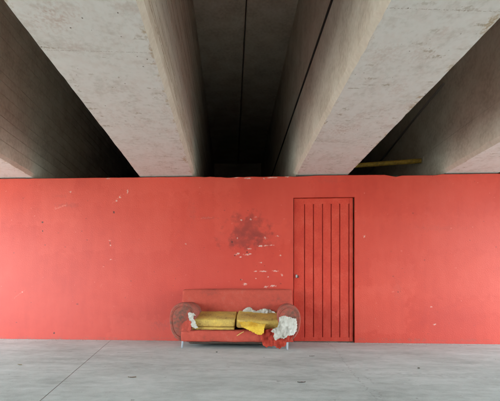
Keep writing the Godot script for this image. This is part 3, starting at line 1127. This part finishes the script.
# ------------------------------------------------------------------ foam, stuffing
func build_foam(seat_y: float, zf: float) -> void:
	# left slab of foam
	var l := sx(190.5, zf - 0.08)
	var r := sx(234.6, zf - 0.08)
	var size := Vector3(r - l, 0.125, 0.46)
	var f1 := thing("foam_cushion", "bare olive-yellow foam slab on the sofa with a thin crack along its front", "foam cushion", "bare foam slabs on the sofa seat")
	obj("upper_layer", soft_box(Vector3(size.x, 0.098, size.z), 0.018, Vector3i(34, 12, 24), 0.005, 21, 0.010, "foam"), M.foam_old, f1).position.y = 0.018
	obj("lower_layer", soft_box(Vector3(size.x * 0.985, 0.034, size.z), 0.010, Vector3i(34, 8, 24), 0.006, 27, 0.0, "foam"), M.foam_old, f1).position = Vector3(0.004, -0.052, 0.004)
	f1.position = Vector3((l + r) / 2.0, seat_y + 0.118, zf - 0.29)
	f1.rotation = Vector3(0.20, 0, 0.0)
	# right slab, higher at the back and turned
	l = sx(236.2, zf - 0.08)
	r = sx(280.5, zf - 0.08)
	size = Vector3(r - l, 0.11, 0.44)
	var f2 := obj("foam_cushion", soft_box(size, 0.022, Vector3i(34, 12, 24), 0.006, 22, 0.012, "foam high"), M.foam_old)
	f2.position = Vector3((l + r) / 2.0, seat_y + 0.135, zf - 0.30)
	f2.rotation = Vector3(0.24, 0.02, -0.03)
	tag(f2, "bare olive-yellow foam slab on the sofa with white stuffing behind it", "foam cushion", "bare foam slabs on the sofa seat")
	# bright yellow tongue of fresh foam hanging under the right slab
	var poly := PackedVector2Array()
	for p in [[238.5, 322.5], [241, 326], [246, 328.5], [252, 331.5], [257, 334.2], [261.5, 334.6], [264, 331.5], [265, 327], [266, 324.5], [258, 323.5], [248, 322]]:
		var q := on_z(p[0], p[1], zf + 0.02)
		poly.append(Vector2(q.x, q.y))
	var tongue := obj("foam_tongue", cloth(poly, "tongue", 0.006, 0.028, 6), M.foam_new)
	tag(tongue, "bright yellow tongue of torn foam drooping over the sofa's front edge", "foam scrap")
	# white sheet of stuffing draped at the right arm
	poly = PackedVector2Array()
	for p in [[279, 317], [284, 315.6], [290, 317.2], [296, 318.5], [297, 324], [296.4, 331], [293, 334.6], [288, 335.5], [284, 338.6], [279.5, 337.6], [276, 340.2], [273.2, 337], [274, 333], [270.8, 331], [273.5, 328.4], [277.5, 327], [279, 322]]:
		var q := on_z(p[0], p[1], zf + 0.03)
		poly.append(Vector2(q.x, q.y))
	var sheet := obj("white_stuffing_sheet", cloth(poly, "sheet", 0.006, 0.012, 7), M.batting)
	tag(sheet, "crumpled white sheet of stuffing draped down at the sofa's arm", "stuffing")
	# tufts of white stuffing behind the right slab
	poly = PackedVector2Array()
	var zt := 0.36
	for p in [[238, 316], [240.5, 312.5], [244, 309.5], [247.5, 307], [250.5, 307.4], [253, 309.8], [257, 311], [260.5, 309.2], [265, 308.6], [270, 309.6], [274.5, 312], [279, 315.5], [279, 321], [260, 321], [240, 321]]:
		var q := on_z(p[0], p[1], zt)
		poly.append(Vector2(q.x, q.y))
	var tuft := obj("white_stuffing_roll", cloth(poly, "tuft", 0.007, 0.05, 8), M.batting)
	tag(tuft, "ragged white stuffing bunched up between foam slab and sofa back", "stuffing")
	# white wrap round the left end of the left slab
	poly = PackedVector2Array()
	for p in [[187.6, 313.2], [190, 312.6], [193.5, 313.4], [195.2, 315.4], [192.5, 316.6], [193.6, 320], [195.8, 324.5], [197.6, 328], [194.5, 328.6], [191, 326], [189, 320]]:
		var q := on_z(p[0], p[1], zf + 0.005)
		poly.append(Vector2(q.x, q.y))
	var wrap := obj("white_stuffing_strip", cloth(poly, "strip", 0.005, 0.03, 9), M.batting)
	tag(wrap, "narrow white strip of stuffing at the end of the cracked foam slab", "stuffing")
	# a splinter of wood lying on the front rail
	var a := on_z(236.8, 335.8, zf + 0.025)
	var b := on_z(243.8, 331.6, zf + 0.012)
	var sp := obj("wood_splinter", tube([a, a.lerp(b, 0.5) + Vector3(0, 0.002, 0.001), b], [0.005, 0.007, 0.004], 7), M.wood)
	tag(sp, "pale wood splinter leaning on the sofa's front rail", "splinter")

# ------------------------------------------------------------------ litter
func build_litter() -> void:
	var defs := [
		["dry_leaf", 19.8, 365.0, 0.05, "curled yellow leaf on the bare paving beyond the open joint", "leaf", C(188, 160, 92)],
		["dry_leaf", 132.0, 377.6, 0.05, "long ochre leaf on the paving between the joint and the sofa", "leaf", C(140, 112, 70)],
		["pebble", 216.8, 352.4, 0.022, "small dark pebble on the paving before the sofa's front edge", "pebble", C(58, 54, 50)],
		["dry_leaf", 311.8, 356.4, 0.045, "brown crumpled leaf on the paving in front of the ribbed door", "leaf", C(88, 66, 50)],
		["dry_leaf", 301.5, 382.6, 0.05, "dark brown leaf on the pale scuff far out from the door", "leaf", C(54, 42, 34)],
		["pebble", 418.8, 368.6, 0.022, "small brown pebble on the paving beyond the door, off the bare wall", "pebble", C(80, 70, 58)],
	]
	var rng := RandomNumberGenerator.new()
	rng.seed = 15
	for d in defs:
		var p := on_ground(d[1], d[2])
		var m := StandardMaterial3D.new()
		m.albedo_color = (d[6] as Color).lerp(C(140, 136, 128), 0.35)
		m.roughness = 0.9
		var s: float = d[3] * 0.65
		var mesh: ArrayMesh
		if d[0] == "pebble":
			mesh = soft_box(Vector3(s * 1.5, s * 0.8, s), s * 0.4, Vector3i(5, 4, 5), s * 0.5, rng.randi() % 99)
		elif d[0] == "twig":
			mesh = tube([Vector3(-s, s * 0.05, 0), Vector3(-s * 0.3, s * 0.07, 0.01), Vector3(s * 0.4, s * 0.06, -0.01), Vector3(s, s * 0.08, 0.012)], [0.003, 0.005, 0.005, 0.003], 6)
		else:
			mesh = leaf_mesh(s, d[0] == "paper_scrap", rng)
		var o := obj(d[0], mesh, m)
		o.position = Vector3(p.x, gy(p.x) + (s * 0.38 if d[0] == "pebble" else 0.001), p.z)
		o.rotation.y = rng.randf() * 1.2 - 0.6
		tag(o, d[4], d[5])

# crumbs of mortar and grit gathered along the foot of the wall
func build_grit() -> void:
	var st := SurfaceTool.new()
	st.begin(Mesh.PRIMITIVE_TRIANGLES)
	st.set_smooth_group(-1)
	var rng := RandomNumberGenerator.new()
	rng.seed = 808
	for i in 2600:
		var x := rng.randf() * 10.5 - 5.6
		var away := rng.randf() * rng.randf() * rng.randf()
		var z := 0.008 + away * (0.25 if rng.randf() < 0.8 else 3.4)
		var r := (0.002 + 0.007 * rng.randf() * rng.randf() * rng.randf())
		if z > 0.3:
			r *= 0.7
		var c := Vector3(x, gy(x) + r * 0.3, z)
		var t := rng.randf() * TAU
		var ring := []
		for k in 4:
			var a := t + TAU * k / 4.0 + rng.randf() * 0.6
			ring.append(c + Vector3(cos(a) * r * (0.8 + rng.randf() * 0.8), -r * 0.2, sin(a) * r * (0.7 + rng.randf() * 0.6)))
		var apex := c + Vector3((rng.randf() - 0.5) * r, r * (0.5 + 0.6 * rng.randf()), (rng.randf() - 0.5) * r)
		for k in 4:
			var m: Vector3 = (ring[k] + ring[(k + 1) % 4]) / 2.0
			face(st, [ring[k], ring[(k + 1) % 4], apex], (m - c) + Vector3(0, r * 0.5, 0))
	st.generate_normals()
	var o := obj("grit", st.commit(), M.grit)
	o.set_meta("kind", "stuff")
	tag(o, "pale mortar crumbs and grit gathered along the foot of the wall", "grit")

func leaf_mesh(s: float, square: bool, rng: RandomNumberGenerator) -> ArrayMesh:
	var st := SurfaceTool.new()
	st.begin(Mesh.PRIMITIVE_TRIANGLES)
	st.set_smooth_group(0)
	var curl := 0.10 + rng.randf() * 0.12
	var n := 8
	var rows := []
	for i in n + 1:
		var t := float(i) / n * 2.0 - 1.0
		var w := s * (0.5 if square else 0.45 * (1.0 - t * t) * (1.0 + 0.3 * sin(t * 7.0)) + 0.01)
		var row := []
		for j in 5:
			var u := j / 2.0 - 1.0
			row.append(Vector3(t * s, 0.003 + s * curl * (u * u * 0.6 + t * t * 0.5) * (0.6 + 0.4 * u), u * w))
		rows.append(row)
	for i in n:
		for j in 4:
			quad(st, rows[i][j], rows[i + 1][j], rows[i + 1][j + 1], rows[i][j + 1])
			var dn := Vector3(0, -0.0015, 0)
			quad(st, rows[i][j] + dn, rows[i][j + 1] + dn, rows[i + 1][j + 1] + dn, rows[i + 1][j] + dn)
	st.generate_normals()
	return st.commit()

# ------------------------------------------------------------------ materials
func build_materials() -> void:
	M.wall_base = C(202, 65, 46)
	M.wall_pale = C(212, 80, 61)
	M.wall_deep = C(184, 51, 36)
	M.ground_mid = C(187, 195, 191)
	M.ground_lo = C(161, 168, 164)
	M.ground_hi = C(208, 214, 211)
	M.conc = C(206, 202, 195)
	var fine_n := normal_tex(512, 0.02, 101, 6.0)
	var wall := std(make_wall_texture(), 0.5, make_wall_normal(), 0.16)
	wall.metallic_specular = 0.5
	M.wall = wall
	M.ground = std(make_ground_texture(), 0.85, null)
	M.filler = tri(std(noise_tex(256, 0.02, 0.2, 0.6, [[0.2, C(136, 134, 128)], [0.8, C(176, 174, 168)]], 112), 0.95), 1.0)
	M.outer_ground = std(noise_tex(512, 0.006, 0.05, 0.4, [[0.25, C(150, 146, 138)], [0.75, C(186, 182, 174)]], 111), 0.95)
	M.soffit = std(make_soffit_texture(), 0.85, null)
	M.web = tri(std(noise_tex(512, 0.008, 0.06, 0.45, [[0.2, C(174, 161, 146)], [0.5, C(193, 182, 167)], [0.8, C(205, 196, 183)]], 121), 0.9, fine_n, 0.14), 0.5)
	M.boards = std(make_board_texture(), 0.9)
	M.asphalt = tri(std(noise_tex(256, 0.02, 0.2, 0.6, [[0.2, C(52, 52, 52)], [0.8, C(72, 72, 70)]], 151), 0.95), 0.6)
	M.rubber = std(null, 0.8)
	M.rubber.albedo_color = C(36, 34, 32)
	M.door = tri(std(noise_tex(512, 0.01, 0.09, 0.4, [[0.2, C(190, 56, 42)], [0.5, C(202, 66, 48)], [0.8, C(210, 80, 62)]], 161), 0.5, fine_n, 0.25), 0.7)
	M.door_back = tri(std(noise_tex(256, 0.01, 0.09, 0.4, [[0.2, C(168, 50, 40)], [0.8, C(196, 66, 54)]], 162), 0.7), 0.7)
	var weave := normal_tex(512, 0.3, 171, 5.0, 2)
	M.upholstery = tri(std(noise_tex(512, 0.006, 0.05, 0.4, [[0.2, C(146, 72, 60)], [0.42, C(180, 76, 61)], [0.62, C(190, 80, 64)], [0.85, C(190, 98, 82)]], 181), 0.9, weave, 0.3), 0.5)
	M.sofa_arm = tri(std(noise_tex(512, 0.007, 0.05, 0.45, [[0.25, C(104, 78, 66)], [0.42, C(140, 84, 71)], [0.58, C(170, 82, 68)], [0.82, C(184, 104, 90)]], 183), 0.9, weave, 0.3), 0.7)
	M.sofa_torn = tri(std(noise_tex(256, 0.012, 0.08, 0.4, [[0.22, C(150, 50, 36)], [0.6, C(190, 68, 50)], [0.85, C(200, 92, 72)]], 184), 0.9, weave, 0.3), 1.6)
	M.foam_old = tri(std(noise_tex(512, 0.010, 0.07, 0.45, [[0.18, C(150, 120, 66)], [0.36, C(192, 160, 86)], [0.55, C(206, 174, 92)], [0.75, C(224, 188, 90)], [0.9, C(228, 204, 128)]], 191), 0.95, weave, 0.35), 0.8)
	M.foam_new = tri(std(noise_tex(256, 0.012, 0.09, 0.4, [[0.2, C(216, 160, 44)], [0.6, C(238, 196, 72)], [0.9, C(240, 212, 120)]], 192), 0.95, weave, 0.6), 1.8)
	M.batting = tri(std(noise_tex(256, 0.012, 0.09, 0.4, [[0.2, C(150, 142, 126)], [0.42, C(196, 190, 178)], [0.85, C(216, 212, 204)]], 193), 0.95, weave, 0.35), 0.9)
	M.chrome = std(null, 0.38)
	M.chrome.albedo_color = C(118, 122, 126)
	M.chrome.metallic = 0.9
	M.bare_metal = std(null, 0.4)
	M.bare_metal.albedo_color = C(160, 154, 150)
	M.bare_metal.metallic = 0.5
	M.dark_steel = std(null, 0.6)
	M.dark_steel.albedo_color = C(50, 46, 42)
	M.yellow_pipe = tri(std(noise_tex(256, 0.02, 0.1, 0.4, [[0.25, C(108, 88, 50)], [0.5, C(180, 142, 52)], [0.8, C(200, 166, 74)]], 195), 0.6), 2.0)
	M.grit = tri(std(noise_tex(128, 0.05, 0.2, 0.5, [[0.25, C(104, 98, 90)], [0.5, C(170, 166, 158)], [0.75, C(206, 202, 196)]], 197), 0.95), 6.0)
	M.shade_block = tri(std(noise_tex(128, 0.03, 0.2, 0.5, [[0.25, C(84, 70, 62)], [0.75, C(112, 96, 86)]], 198), 0.95), 2.0)  # brown cloth for the added block that shades the floor under the seat
	M.wood = std(null, 0.8)
	M.wood.albedo_color = C(214, 176, 104)

func _ready() -> void:
	# camera
	var cam := Camera3D.new()
	cam.name = "camera"
	add_child(cam)
	var near := 0.05
	cam.set_frustum(401.0 / F * near, Vector2(0, (VY - 200.5) / F * near), near, 2000.0)
	cam.position = CAM
	cam.rotation.y = YAW
	cam.current = true
	# sky and exposure
	var env := Environment.new()
	env.background_mode = Environment.BG_SKY
	var sky := Sky.new()
	var sm := ProceduralSkyMaterial.new()
	sm.sky_top_color = Color(0.64, 0.70, 0.735)
	sm.sky_horizon_color = Color(0.785, 0.83, 0.855)
	sm.sky_curve = 0.2
	sm.ground_horizon_color = Color(0.55, 0.54, 0.52)
	sm.ground_bottom_color = Color(0.4, 0.39, 0.37)
	sky.sky_material = sm
	env.sky = sky
	env.tonemap_mode = Environment.TONE_MAPPER_LINEAR
	env.tonemap_exposure = 16.8
	env.sdfgi_enabled = true
	env.ssao_enabled = true
	env.ssil_enabled = true
	var we := WorldEnvironment.new()
	we.name = "world_environment"
	we.environment = env
	add_child(we)
	# sun: behind the camera, high; the bridge keeps it off everything in view
	var sun := DirectionalLight3D.new()
	sun.name = "sun"
	sun.light_energy = 0.3
	sun.light_color = Color(1.0, 0.985, 0.95)
	sun.light_angular_distance = 12.0
	sun.shadow_enabled = true
	sun.rotation_degrees = Vector3(-58, -10, 0)
	add_child(sun)
	build_materials()
	build_ground()
	build_wall()
	build_bridge()
	build_sofa()
	build_grit()
	build_litter()
